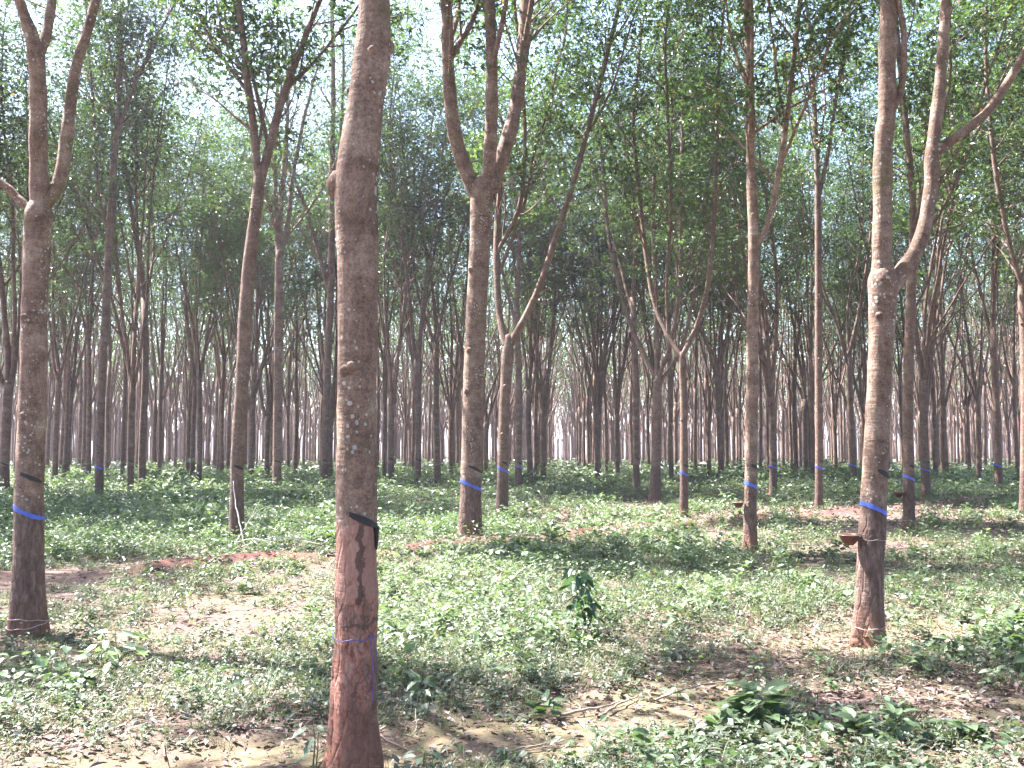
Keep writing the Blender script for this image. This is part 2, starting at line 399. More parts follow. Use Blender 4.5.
# ------------------------------------------------------------------ hero trees, traced as skeletons
def hero(name_label, Y, trunk, limbs, H=14, cut=None, band=None, bandkind='band', seed=1, extra=None, npet=20, dens=1.3,
         zmin=6.3, group='rubber trees of the near rows', sides=20, rough=.05, L=.105, tail=0, knobs=()):
    """trunk: [(px,py,width_px)], limbs: [[(px,py,w)...]...] the last point is continued upwards"""
    global rng
    rng = np.random.default_rng(seed); H = H+4.2
    g = P(trunk[0][0], trunk[0][1], Y); loc = np.array([g[0], Y, 0.0])
    k = math.hypot(Y, 0)/F
    def conv(path): 
        pts = np.array([P(a, b, Y)-loc for a, b, w in path]); r = np.array([w*.5*k for a, b, w in path]); return pts, r
    tp, tr = conv(trunk); tp[0] = [0, 0, 0]
    full = catmull(np.column_stack([tp, tr]), 12 if sides > 20 else 8); pts, rad = full[:, :3], full[:, 3]
    pts = np.vstack([[0, 0, -.12], pts]); rad = np.concatenate([[rad[0]], rad])
    # resample densely for surface relief
    zz = np.unique(np.concatenate([np.linspace(-.12, .5, 14), np.linspace(.5, pts[-1, 2], int((pts[-1, 2]-.5)/(.035 if sides > 20 else .09))+2)]))
    order = np.argsort(pts[:, 2]); px_ = np.interp(zz, pts[order, 2], pts[order, 0]); rr = np.interp(zz, pts[order, 2], rad[order])
    py_ = .05*np.sin(zz*.7+seed)*np.clip(zz/3, 0, 1)
    spts = np.column_stack([px_, py_, zz])
    rr = np.array([flare(z, r*1.0) if z < .6 else r for z, r in zip(zz, rr)])
    rr[-5:] *= np.array([.97, .9, .8, .68, .5])
    sv = Vector((seed*7.1, seed*3.3, 0))
    def wob(p, ring):
        out = np.ones(ring.shape[:2])
        for i in range(ring.shape[0]):
            for j in range(ring.shape[1]):
                q = Vector(p[i]+ring[i, j]*rr[min(i, len(rr)-1)])
                n1 = mnoise.fractal(q*3.2+sv, 1.0, 2.0, 3); n2 = mnoise.fractal(Vector((q.x*14, q.y*14, q.z*5))+sv, 1.0, 2.0, 3)
                rg = rough*(1.9 if cut == 1.205 and q.z < 1.15 else 1.0); v = 1+rg*(n1*1.0+n2*.6)
                z = q.z
                if z < .5:   # root flare lobes
                    a = math.atan2(ring[i, j][1], ring[i, j][0]); v += .10*(1-z/.5)*math.sin(a*4+seed)
                if cut and z < cut-.12 and z > .12:
                    a = math.atan2(ring[i, j][1], ring[i, j][0])
                    e = (a+math.pi/2)
                    if abs(e) < 1.05: v -= .035*(1+.6*n2)
                out[i, j] = v
        return out
    mb = MB(); mb.tube(spts, rr, sides, wob=wob)
    def rfun(z):
        z = float(z); return (np.array([np.interp(z, zz, px_), np.interp(z, zz, py_)]), float(np.interp(z, zz, rr))*1.012)
    LB = []
    for (kx, ky, kw, kd) in knobs:
        s = P(kx, ky, Y)-loc; s[1] -= .02; d = np.array([kd, -.25, .1])
        mb.tube([s-d*kw*k*.5, s+d*kw*k*.2, s+d*kw*k*.5, s+d*kw*k*.62], [kw*k*.55, kw*k*.5, kw*k*.36, kw*k*.15], 14, wob=lambda p, ring: 1+.12*np.sin(ring[..., 0]*9+p[:, None, 2]*50))
    # knots where old branches dropped off
    for q in range(max(2, int(len(zz)/30))):
        z = rng.uniform(1.7, zz[-1]-.2); c, r = rfun(z); a = rng.uniform(-2.6, -.5)
        d = np.array([math.cos(a), math.sin(a), .35])
        s = np.array([c[0], c[1], z])+d*np.array([r, r, 0])*.6
        mb.tube([s, s+d*r*.42, s+d*r*.6], [r*.42, r*.30, r*.14], 8)
    for lb in limbs:
        lp, lr = conv(lb)
        # give limbs some depth so that they are not in one plane
        t = np.linspace(0, 1, len(lp)); dep = rng.normal(0, .10)*np.linalg.norm(lp[-1]-lp[0]); lp[:, 1] += dep*t+np.interp(lp[0, 2], zz, py_)
        for (pp, pr) in LB:      # a limb that leaves another limb starts at that limb's depth
            dd = np.hypot(pp[:, 0]-lp[0, 0], pp[:, 2]-lp[0, 2]); q_ = int(np.argmin(dd))
            if dd[q_] < .12 and lp[0, 2] > zz[-1]+.15: lp[:, 1] += pp[q_, 1]-lp[0, 1]; lp[0] = pp[q_]; break
        f = catmull(np.column_stack([lp, lr]), 7); p, r = f[:, :3], f[:, 3]
        if p[-1, 2] < H-1 and lb[-1][1] < 260:
            d = nrm(p[-1]-p[-4]); e = grow(p[-1], d, (H-p[-1, 2])*1.02, .4, .05, .05)[1:]
            re = r[-1]*(1-np.linspace(0, 1, len(e)+1)[1:]*.85); p = np.vstack([p, e]); r = np.concatenate([r, re])
        seg = np.linalg.norm(np.diff(p, axis=0), axis=1).sum()
        r = r*(1+.05*np.sin(np.linspace(0, seg*5, len(r))+seed))
        mb.tube(p, r, 12 if sides > 14 else 8); LB.append((p, r))
        # upper forks
        if p[-1, 2] > 5:
            for _ in range(2):
                ok = [i for i in range(2, len(p)-2) if p[i, 2] > max(4.5, zmin-1)]
                if not ok: continue
                j = ok[rng.integers(0, max(1, int(len(ok)*.7)))]; t2 = rng.uniform(.3, .6); T = nrm(p[j+1]-p[j]); sd = rand_dir(1, -.1, .1)[0]
                l2 = grow(p[j], nrm(T*math.cos(t2)+sd*math.sin(t2)), max(1.5, (H-p[j][2])*rng.uniform(.5, .9)), .4, .06, .07)
                r2 = r[j]*.55*(1-np.linspace(0, 1, len(l2))*.85); mb.tube(l2, r2, 6); LB.append((l2, r2))
    root = empty('rubber_tree', loc); tag(root, name_label, 'tree', group)
    tips, outs = foliate(LB, mb, zmin, dens, 5, keep_world(loc))
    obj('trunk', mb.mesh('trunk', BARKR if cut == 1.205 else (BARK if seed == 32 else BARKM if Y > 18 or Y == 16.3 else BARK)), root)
    obj('crown', crown_mesh('crown', tips, outs, npet, .48, L), root)
    if cut:
        k_ = rfun(cut)[1]
        obj('tapping_cut', cut_mesh('tapping_cut', rfun, cut, k_*.62, .036 if Y < 10 else .05, -1.75, -.25, BLACK, .008, tail=tail), root)
    if band:
        k_ = rfun(band)[1]
        b = obj('blue_band', cut_mesh('blue_band', rfun, band+k_*.4, k_*.9, .035 if Y < 10 else .05, -math.pi-math.pi/2, math.pi/2, BLUE, .004, 40, full=True), root)
    return root, rfun, loc

def tilt_band_note(): pass

TREES = []
A = hero('nearest rubber trunk with peeling red-brown lower bark, black tapping cut and thin blue string', 4.97,
     [(353, 757, 46), (354, 700, 43), (357, 600, 41), (357, 512, 41), (358, 400, 39), (359, 280, 40), (357, 200, 43), (358, 180, 42), (364, 130, 38), (369, 90, 36), (374, 50, 36), (375, 0, 32), (372, -60, 31)],
     [[(372, -55, 26), (366, -150, 22), (352, -260, 18)], [(372, -50, 24), (392, -140, 19), (420, -260, 16)]],
     cut=1.205, seed=3, sides=72, rough=.05, tail=.11, npet=20, group=None, knobs=[(383, 50, 19, 1), (343, 186, 32, -.7), (352, 92, 9, -.8), (372, 250, 8, .9)])
B = hero('left-edge rubber tree with bright blue band, black cut and pale string at its foot', 8.38,
     [(28, 632, 31), (29, 560, 29), (30, 480, 27), (33, 380, 26), (33, 300, 25), (36, 215, 27), (38, 195, 22)],
     [[(37, 205, 19), (37, 150, 18), (38, 95, 17), (36, 50, 16), (26, 15, 11), (14, -25, 10)], [(37, 60, 11), (42, 30, 10), (44, -20, 9)],
      [(40, 205, 15), (53, 180, 13), (58, 130, 13), (64, 60, 11), (74, 15, 10), (82, -30, 9)], [(34, 212, 10), (18, 200, 9), (2, 184, 8), (-20, 172, 7)]],
     cut=1.33, band=1.02, seed=5, sides=40, rough=.045, group=None)
E = hero('right-hand rubber tree with low side fork, broad blue band, black cut and brown latex cup', 8.24,
     [(868, 636, 27), (871, 560, 26), (876, 480, 25), (880, 400, 24), (883, 320, 25), (884, 278, 30), (885, 262, 24)],
     [[(882, 285, 21), (882, 230, 19), (882, 150, 19), (885, 110, 18), (884, 50, 17), (885, -10, 16)],
      [(888, 292, 18), (905, 270, 17), (924, 238, 15), (935, 190, 14), (938, 150, 14), (946, 90, 12), (953, 20, 11), (956, -20, 10)],
      [(936, 150, 11), (962, 133, 10), (990, 110, 9), (1012, 78, 9), (1030, 45, 8)], [(893, 130, 9), (898, 90, 7), (899, 40, 6), (890, 0, 6)]],
     cut=1.36, band=1.05, seed=7, sides=40, rough=.05, group=None)
Ct = hero('leaning rubber tree with a curved trunk and dry sticks heaped at its foot', 16.3,
     [(236, 546, 16), (237, 500, 14), (238, 450, 13), (243, 380, 13), (246, 320, 14), (250, 260, 13), (257, 200, 12), (259, 165, 11)],
     [[(258, 180, 9), (250, 110, 8), (243, 70, 8), (238, 30, 7), (232, -10, 7)], [(258, 190, 9), (268, 140, 9), (277, 95, 8), (290, 50, 7), (304, 5, 6)]],
     cut=1.3, seed=9, group=None, H=13)
D = hero('thick rubber tree forking into three smooth pale limbs, blue band and black cut', 17.0,
     [(470, 541, 23), (471, 480, 21), (473, 400, 21), (476, 320, 21), (480, 240, 21), (482, 195, 24), (483, 178, 22)],
     [[(479, 200, 16), (465, 168, 15), (454, 130, 14), (449, 80, 13), (447, 20, 12), (446, -10, 11)], [(486, 195, 14), (491, 140, 13), (492, 70, 12), (489, -10, 11)],
      [(488, 196, 16), (500, 160, 16), (514, 110, 14), (522, 50, 13), (526, -10, 12)]],
     cut=1.28, band=.97, seed=12, group=None, H=14, sides=24, zmin=8.8)
Ft = hero('straight slender rubber tree, blue band and black cut, thin side limb near the top', 15.8,
     [(750, 548, 13), (751, 480, 12), (752, 400, 12), (752, 320, 11), (753, 240, 11), (750, 160, 10)],
     [[(750, 170, 9), (749, 100, 9), (745, 0, 8)], [(754, 250, 7), (767, 222, 6), (777, 170, 6), (785, 110, 5), (795, 10, 5)]],
     cut=1.31, band=1.0, seed=14, group=None, H=12.5)
Gt = hero('rubber tree behind the big blue-banded one, wide sweeping right limb, forked low', 23.1,
     [(502, 519, 12), (503, 470, 11), (505, 400, 11), (508, 350, 12), (508, 335, 11)],
     [[(506, 345, 8), (499, 310, 7), (496, 250, 7), (499, 190, 6), (509, 110, 5), (525, 40, 5), (536, -5, 4)],
      [(510, 345, 8), (528, 312, 7), (542, 280, 6.5), (558, 230, 6), (577, 170, 5.5), (598, 90, 5), (622, -5, 4)],
      [(500, 250, 5), (520, 200, 4.5), (525, 130, 4), (520, 60, 4)]],
     cut=1.3, band=1.12, seed=16, group=None, H=13.5, sides=16, npet=19)
Ht = hero('slim dark rubber tree with a low vase-shaped fork and small blue mark', 23.4,
     [(684, 518, 8.5), (684, 460, 8), (684, 400, 7.5), (682, 352, 8)],
     [[(682, 358, 5), (668, 330, 5), (656, 290, 5), (648, 220, 4.5), (640, 120, 4)], [(683, 355, 5), (697, 325, 5), (708, 280, 5), (714, 200, 4), (716, 110, 3.5)],
      [(670, 335, 3), (668, 280, 3), (672, 200, 3), (668, 120, 3)]],
     cut=1.22, band=1.02, seed=18, group=None, H=12.5, sides=14, npet=19)
It = hero('rubber tree just right of the forked cup-bearing tree, straight trunk with blue band', 20.3,
     [(909, 527, 11.5), (909, 470, 10.5), (908, 400, 10), (910, 300, 10), (911, 260, 10)],
     [[(911, 268, 8), (913, 200, 7), (908, 130, 6), (902, 60, 6), (898, 0, 5)], [(911, 275, 7), (922, 230, 6), (930, 150, 5), (945, 60, 5), (955, 0, 4)]],
     cut=1.25, band=1.0, seed=20, group=None, H=12.5, sides=14, npet=19)
Jt = hero('slim rubber tree among tall weeds, small blue mark and forked high up', 28.8,
     [(99, 507, 8.5), (100, 450, 8), (104, 340, 7.5), (108, 250, 7), (113, 180, 7), (117, 135, 6)],
     [[(116, 140, 5), (121, 90, 4.5), (123, 30, 4)], [(117, 138, 4.5), (128, 110, 4), (142, 80, 4), (158, 50, 3)], [(109, 235, 3), (100, 200, 3), (97, 150, 3)]],
     band=1.1, seed=22, group=None, H=13.5, sides=12, npet=19)
Kt = hero('straight rubber tree in the right half with blue band, black cut, unforked below its crown', 27.3,
     [(819, 509, 8), (819, 440, 7.5), (819, 340, 7.5), (818, 250, 7), (817, 180, 6.5)],
     [[(817, 190, 6), (816, 120, 5), (813, 30, 4.5)], [(818, 200, 4), (828, 150, 4), (838, 80, 3.5)]],
     cut=1.3, band=1.1, seed=24, group=None, H=13, sides=12, npet=19)
Lt = hero('reddish-barked rubber tree with many limbs rising from one low fork', 33.0,
     [(655, 498, 11), (656, 460, 9.5), (657, 410, 9), (658, 372, 9)],
     [[(656, 378, 5), (643, 350, 5), (628, 310, 4), (612, 240, 4), (605, 150, 3)], [(657, 375, 5.5), (656, 320, 5), (652, 220, 4), (655, 130, 3)],
      [(658, 378, 5), (668, 345, 4.5), (674, 290, 4), (672, 200, 3.5)], [(658, 385, 4), (680, 350, 4), (692, 300, 3), (704, 220, 3)]],
     seed=26, group=None, H=13.5, sides=12, npet=19)
Mt = hero('right-edge rubber tree half cut off by the picture edge', 23.8,
     [(1025, 517, 10), (1025, 440, 9.5), (1024, 340, 9), (1022, 280, 9)],
     [[(1022, 285, 6), (1010, 240, 5), (998, 170, 5), (990, 80, 4)], [(1022, 285, 6), (1034, 230, 5), (1045, 150, 5)]],
     cut=1.25, seed=28, group=None, H=12.5, sides=12, npet=19)
Nt = hero('dark slender rubber tree with a long thin branch leaning left, behind the nearest trunk', 38.0,
     [(324, 487, 7.5), (325, 430, 7), (328, 350, 7), (331, 290, 7), (332, 220, 7), (332, 150, 6)],
     [[(332, 160, 6), (333, 90, 5), (332, 20, 4.5), (331, -10, 4)], [(331, 300, 4.5), (318, 250, 4.5), (304, 205, 4), (288, 165, 4), (262, 110, 3), (250, 75, 3)],
      [(332, 200, 3), (340, 150, 3), (345, 90, 3), (346, 30, 2.5)]],
     cut=1.25, seed=30, group=None, H=13.5, sides=12, npet=10)
Ot = hero('pinkish rubber tree right of the curved leaning tree, several upright limbs', 34.0,
     [(277, 496, 9), (277, 430, 8.5), (278, 360, 8), (279, 300, 8.5), (279, 250, 8)],
     [[(279, 262, 6), (274, 210, 5), (270, 150, 4.5), (270, 80, 4)], [(279, 262, 6), (286, 220, 5), (289, 170, 4.5), (298, 110, 4)], [(279, 240, 6), (280, 180, 5), (283, 120, 4)]],
     cut=1.25, seed=32, group=None, H=13.5, sides=12, npet=10)
heroes = [(Nt, 38.), (Ot, 34.), (A, 4.97), (B, 8.38), (E, 8.24), (Ct, 16.3), (D, 17.), (Ft, 15.8), (Gt, 23.1), (Ht, 23.4), (It, 20.3), (Jt, 28.8), (Kt, 27.3), (Lt, 33), (Mt, 23.8)]

# thin blue string wound round the nearest trunk
def string(rfun, zc, tilt, a0, a1, r, n=40):
    pts = []
    for a in np.linspace(a0, a1, n):
        z = zc+tilt*math.sin(a*1.0+.4)+.004*math.sin(a*7); c, R = rfun(z); R += .012+.004*math.sin(a*5)
        pts.append([c[0]+R*math.cos(a), c[1]+R*math.sin(a), z])
    return pts
mb = MB(); rf = A[1]
mb.tube(string(rf, .615, .012, -math.pi*1.5, math.pi*.5, .003), np.full(40, .0022), 5)
pts = []
for z, a in ((.63, -.75), (.60, -.8), (.52, -.7), (.44, -.62), (.36, -.6), (.30, -.66)):
    c, R = rf(z); pts.append([c[0]+(R+.012)*math.cos(a), c[1]+(R+.012)*math.sin(a), z])
mb.tube(catmull(pts, 5), np.full(26, .0026), 5)
pts = []
for z, a in ((.63, -.72), (.55, -.5), (.50, -.52), (.44, -.45)):
    c, R = rf(z); pts.append([c[0]+(R+.014)*math.cos(a), c[1]+(R+.014)*math.sin(a), z])
mb.tube(catmull(pts, 5), np.full(16, .0022), 5)
obj('blue_string', mb.mesh('blue_string', STRINGB), A[0])
mb = MB(); rf = B[1]
mb.tube(string(rf, .10, .03, -math.pi*1.5, math.pi*.5, .003), np.full(40, .0035), 5)
mb.tube(string(rf, .13, -.02, -math.pi*1.5, math.pi*.5, .003), np.full(40, .003), 5)
obj('string', mb.mesh('string', WHITE), B[0])
mb = MB(); rf = E[1]
mb.tube(string(rf, .12, .03, -math.pi*1.5, math.pi*.5, .003), np.full(40, .0028), 5)
obj('string', mb.mesh('string', WHITE), E[0]); mb = MB()
mb.tube(string(rf, .80, .004, -math.pi*1.5, math.pi*.5, .003), np.full(40, .0025), 5)
obj('wire', mb.mesh('wire', WIRE), E[0])

# latex cups on wire hangers
def latex_cup(rfun, loc, z, ang, label, s=1.0):
    c, R = rfun(z); dx, dy = math.cos(ang), math.sin(ang)
    cx, cy = c[0]+dx*(R+.10*s), c[1]+dy*(R+.10*s)
    root = empty('latex_cup', (loc[0]+cx, loc[1]+cy, z)); tag(root, label, 'cup', 'latex cups hung on the trunks')
    mb = MB(); prof = [(.0, -.06), (.035, -.056), (.066, -.02), (.083, .03), (.089, .032), (.086, .036), (.076, .03), (.058, -.012), (.03, -.042), (.0, -.046)]
    sd = 24; V = []; Q = []
    for r, h in prof:
        for j in range(sd):
            a = 2*math.pi*j/sd; V.append([r*s*math.cos(a), r*s*math.sin(a), h*s])
    for i in range(len(prof)-1):
        for j in range(sd): k = (j+1) % sd; Q.append([i*sd+j, i*sd+k, (i+1)*sd+k, (i+1)*sd+j])
    mb.add(V, Q); obj('bowl', mb.mesh('bowl', CUPM), root)
    w = MB(); ring = [[.09*s*math.cos(a), .09*s*math.sin(a), .026*s] for a in np.linspace(0, 2*math.pi, 25)]
    w.tube(ring, np.full(25, .0035), 5)
    w.tube([[-dx*.09*s, -dy*.09*s, .026*s], [-dx*.13*s, -dy*.13*s, .05*s], [-dx*(.10*s+R*.9), -dy*(.10*s+R*.9), .06*s]], [.0035]*3, 5)
    obj('hanger', w.mesh('hanger', WIRE), root)
latex_cup(E[1], E[2], .81, math.pi+.25, 'brown latex cup hung on the left of the big low-forked tree')
latex_cup(Ft[1], Ft[2], .70, math.pi+.1, 'dark latex cup on the left side of the straight slender tree')
latex_cup(It[1], It[2], .68, math.pi+.2, 'dark latex cup beside the trunk right of the cup-bearing tree', 1.2)

# ------------------------------------------------------------------ generic trees
print('heroes done')
VARN = []
specs = [(13.5, 5.2, .125, 2), (12.5, 4.2, .12, 3), (14, 6.5, .13, 2), (13, 3.6, .125, 3), (13.5, 7.2, .115, 1), (12.5, 4.8, .12, 3), (14, 5.8, .13, 2), (13, 4.0, .12, 4)]
for i, (H, zf, r, nl) in enumerate(specs):
    VARN.append(generic_tree(100+i, H+5.2, zf, r, nl+1, 10, 16, .5, .105, 1.25, 8.3))
VARF = []
for i, (H, zf, r, nl) in enumerate(specs[:6]):
    VARF.append(generic_tree(200+i, H+4.6, zf, r, nl+1, 7, 5, .6, .115, .5, 9.2, far=True))
# shared cut / band meshes, unit trunk radius .125
rf_ = lambda z: (np.zeros(2), .13)
CUT = cut_mesh('tapping_cut', rf_, 1.28, .11, .05, -2.1, -.5, BLACK, .006)
BAND = cut_mesh('blue_band', rf_, 1.10, .10, .05, -math.pi*1.5, math.pi*.5, BLUE, .005, 24, full=True)
rng = np.random.default_rng(77)

ordn = ['first', 'second', 'third', 'fourth', 'fifth', 'sixth', 'seventh', 'eighth', 'ninth', 'tenth', 'eleventh', 'twelfth']
def place_tree(x, y, var, scale, rz, label, group, near, rscale=1.0, cut=False, band=False):
    tm, cm, r = var
    root = empty('rubber_tree', (x, y, -.02)); root.rotation_euler.z = rz; root.scale = (1, 1, 1)
    tag(root, label, 'tree', group)
    t = obj('trunk', tm, root); t.scale = (rscale, rscale, scale)
    c = obj('crown', cm, root); c.scale = (rscale, rscale, scale)
    if cut:
        k = obj('tapping_cut', CUT, root); k.rotation_euler.z = -rz; s = rscale*r/.125; k.scale = (s, s, 1); k.location.z = rng.uniform(-.08, .1)
    if band:
        k = obj('blue_band', BAND, root); k.rotation_euler.z = -rz; s = rscale*r/.125; k.scale = (s, s, 1); k.location.z = rng.uniform(-.1, .05)
    return root

# mid-distance trees measured on the photo: px, distance, width px, (cut, band)
MID = [(8, 30.6, 12, 1, 0), (58, 42, 6, 0, 0), (70, 48, 5, 0, 0), (91, 42, 5.5, 0, 0), (133, 33, 7.5, 1, 0), (145, 33.5, 8, 0, 0), (156, 55, 4, 0, 0), (161, 50, 4.5, 0, 0),
       (189, 52, 4.5, 0, 0), (194.5, 46, 5, 0, 0), (200.5, 42, 5.5, 0, 0), (229, 62, 3.5, 0, 0), (252, 40, 6.5, 0, 0), (297, 54, 4.5, 0, 0), (329, 49, 4.5, 0, 0),
       (385, 46, 5, 0, 0), (391.5, 38, 7, 1, 0), (413, 58, 4, 0, 0), (418, 38, 7, 1, 0), (437.5, 40, 7, 0, 0), (451.5, 50, 5, 0, 0), (519, 36, 10, 1, 1), (530, 46, 6, 0, 0), (536, 56, 4, 0, 0), (543, 46, 6, 0, 0),
       (588, 58, 4, 0, 0), (598, 49, 6, 0, 0), (606, 58, 3.5, 0, 0), (616.6, 47, 5, 1, 0), (636, 37, 7.5, 1, 0), (648, 60, 3.5, 0, 0), (671, 57, 3.5, 0, 0),
       (708, 52, 4.5, 1, 0), (719.5, 46, 6.5, 1, 0), (726, 58, 4.5, 0, 0), (767, 50, 4, 0, 0), (771.5, 36, 8, 1, 1), (794, 55, 5, 0, 0), (804.5, 53, 5, 0, 0), (811, 46, 5, 1, 0), (834, 58, 3.5, 0, 0), (851, 40, 7, 0, 1), (862, 58, 3.5, 0, 0),
       (901, 58, 3.5, 0, 0), (923, 33, 9, 1, 1), (933, 50, 5, 0, 0), (976, 46, 5.5, 0, 0), (995, 36, 8, 0, 1), (1006, 60, 3.2, 0, 0), (1015, 49, 5, 0, 0)]
marks = [(28, 'left-edge blue-banded tree'), (99, 'slim tree in tall weeds'), (236, 'curved leaning tree'), (277, 'pinkish many-limbed tree'), (324, 'dark slender tree with the leaning branch'), (357, 'nearest trunk'), (471, 'thick three-limbed tree'), (503, 'tree behind it with the sweeping limb'),
         (656, 'reddish many-limbed tree'), (684, 'slim vase-forked tree'), (751, 'slender blue-banded tree'), (819, 'tall unforked tree'), (873, 'cup-bearing forked tree'), (909, 'trunk behind it'), (1025, 'cut-off right-edge tree')]
def seglabel(px, lst, i, extra):
    seg = [j for j, m in enumerate(marks) if m[0] < px]
    s = seg[-1] if seg else -1
    same = [q for q in lst if (marks[s][0] if s >= 0 else -99) < q < (marks[s+1][0] if s+1 < len(marks) else 9999)]
    o = ordn[sorted(same).index(px)]
    if s < 0: return 'pale rubber trunk glimpsed at the left edge, behind the blue-banded tree'
    if s == 6: return 'rubber tree between the thick three-limbed tree and the sweeping-limbed one'
    if s+1 >= len(marks): return f'{extra} rubber tree, {o} past the right-edge trunk'
    if len(same) == 1: return f'{extra} rubber tree, alone between {marks[s][1]} and {marks[s+1][1]}'
    return f'{extra} rubber tree, {o} right of the {marks[s][1]}'
pxs = [m[0] for m in MID]
occupied = []
for i, (px, Y, w, cu, ba) in enumerate(MID):
    x = (px-CX)/F*Y/CP; r = w*.5*Y/F; var = VARN[(i*5+3) % len(VARN)]
    ex = ('blue-banded' if ba else 'thick' if w > 7.2 else 'medium' if w > 5.2 else 'slim' if w > 4.2 else 'thin hazy')
    place_tree(x, Y, var, rng.uniform(.92, 1.06), rng.uniform(0, 6.28), seglabel(px, pxs, i, ex), 'rubber trees in the middle distance', True, min(1.25, max(.85, r/var[2])), bool(cu), bool(ba))
    occupied.append((x, Y))
for (t, Yh) in heroes: occupied.append((t[2][0], t[2][1]))

# planting grid beyond, and the rows outside the frame added for their crowns' shade
def lattice(y0, y1, inside, k_=1.0):
    out = []
    for j in range(int(math.floor(y0/5/k_))-1, int(y1/5/k_)+2):
        for i in range(-75, 76):
            y = j*5*k_+1.0+rng.normal(0, .3); x = -1.05+.046*y+i*3.8*k_+rng.normal(0, .25)
            if y > 140: x += rng.normal(0, .9)
            if y < y0 or y > y1: continue
            half = .545*max(y, 0)+2
            if inside and abs(x) > half: continue
            if not inside and (abs(x) < .53*max(y, 0)+.9): continue
            out.append((x, y))
    return out
far = [p for p in [p for p in lattice(43, 195, True, .80) if min(math.hypot(p[0]-a, p[1]-b) for a, b in occupied) > 2.0]]
far.sort(key=lambda p: p[1])
nfree = 300-len(MID)-len(heroes)
out_of_frame = [p for p in lattice(-11, 40, False) if abs(p[0]) < .53*max(p[1], 0)+8.5 and not (abs(p[0]) < 1.6 and abs(p[1]) < 1.8)]
out_of_frame = [p for p in out_of_frame if rng.random() > .12 and all(math.hypot(p[0]-g[0]-SUNXY[0]*zz_, p[1]-g[1]-SUNXY[1]*zz_) > 1.3+r*.5 for g, r in PATCH[:13] for zz_ in (10, 14))]  # trees left out where their crowns would block the sun shafts
print('far', len(far), 'out', len(out_of_frame))
for (x, y) in out_of_frame:
    if min(math.hypot(x-a, y-b) for a, b in occupied) < 2: continue
    place_tree(x, y, VARN[rng.integers(0, 8)], rng.uniform(.92, 1.05), rng.uniform(0, 6.28), 'rubber tree of the plantation rows beside the frame, added for its shade', 'rubber trees beyond the picture edge', True)
indiv = far[:nfree]
for (x, y) in indiv:
    s = rng.uniform(.75, 1.2)
    place_tree(x, y, (VARN if y < 50 else VARF)[rng.integers(0, 6)], rng.uniform(.9, 1.08), rng.uniform(0, 6.28), 'thin hazy rubber tree in the distant ranks beyond the green weeds', 'rubber trees in the distant ranks', False, s)
# the hundreds still farther off: one mass
rest = far[nfree:]
mb = MB(); print('leaflets near', [len(v[1].polygons) for v in VARN], 'far', [len(v[1].polygons) for v in VARF]); tips_all, outs_all = [], []
simple = []
for v in range(5):
    m2 = MB(); H = 17.5; zf = [3.2, 4.5, 2.8, 5.5, 3.8][v]
    m2.tube([[0, 0, -.1], [0, 0, .3], [.04, .02, zf]], [.16, .125, .11], 5)
    limbs = []
    for k in range(3 if v != 3 else 2):
        a = k*2.1+v; t = rng.uniform(.1, .45); lb = grow([.04, .02, zf-.1], [math.cos(a)*math.sin(t), math.sin(a)*math.sin(t), math.cos(t)], H-zf, 1.2, .08, .04)
        m2.tube(lb, np.linspace(.07, .02, len(lb)), 4); limbs.append((lb, np.linspace(.07, .02, len(lb))))
    tp, ot = foliate(limbs, None, 8.5, .6)
    simple.append((np.vstack(m2.V), np.vstack(m2.Q), tp, ot))
for (x, y) in rest:
    V, Q, tp, ot = simple[rng.integers(0, 5)]; a = rng.uniform(0, 6.28); R = np.array([[math.cos(a), -math.sin(a), 0], [math.sin(a), math.cos(a), 0], [0, 0, 1]])
    mb.add(V@R.T+np.array([x, y, 0]), Q); sel = rng.random(len(tp)) < (.22 if y < 160 else .2)
    tips_all.append(tp[sel]@R.T+np.array([x, y, 0])); outs_all.append(ot[sel]@R.T)
tips_all = np.vstack(tips_all); outs_all = np.vstack(outs_all)
n = len(tips_all); print('far tips', n)
b = np.repeat(tips_all, 4, 0)+rng.normal(0, .4, (n*4, 3)); d = nrm(rand_dir(n*4)+np.array([0, 0, -.4])); LL = rng.uniform(.35, .6, n*4)
V, Q = leaf_quads(b, d, nrm(rand_dir(n*4)+np.array([0, 0, .7])), LL, LL*.55)
mm = mb.mesh('distant_trees', BARKF)
me = mesh_from('distant_trees', np.vstack([np.vstack(mb.V), V]), [np.vstack([q for q in [np.vstack(mb.Q)[np.vstack(mb.Q)[:, 2] != np.vstack(mb.Q)[:, 3]]]]), Q+mb.n], None,
               {'rnd': np.concatenate([np.zeros(mb.n), np.repeat(np.clip(rng.normal(.45, .2, n*4), 0, .95), 4)])}, False)
me.materials.append(BARKF); me.materials.append(LEAF)
nq = len(me.polygons); mi = np.zeros(nq, np.int32); mi[nq-len(Q):] = 1; me.polygons.foreach_set('material_index', mi)
tag(obj('distant_trees', me), 'mass of far-off rubber trees closing the rows in pale haze', 'trees', None, 'stuff')

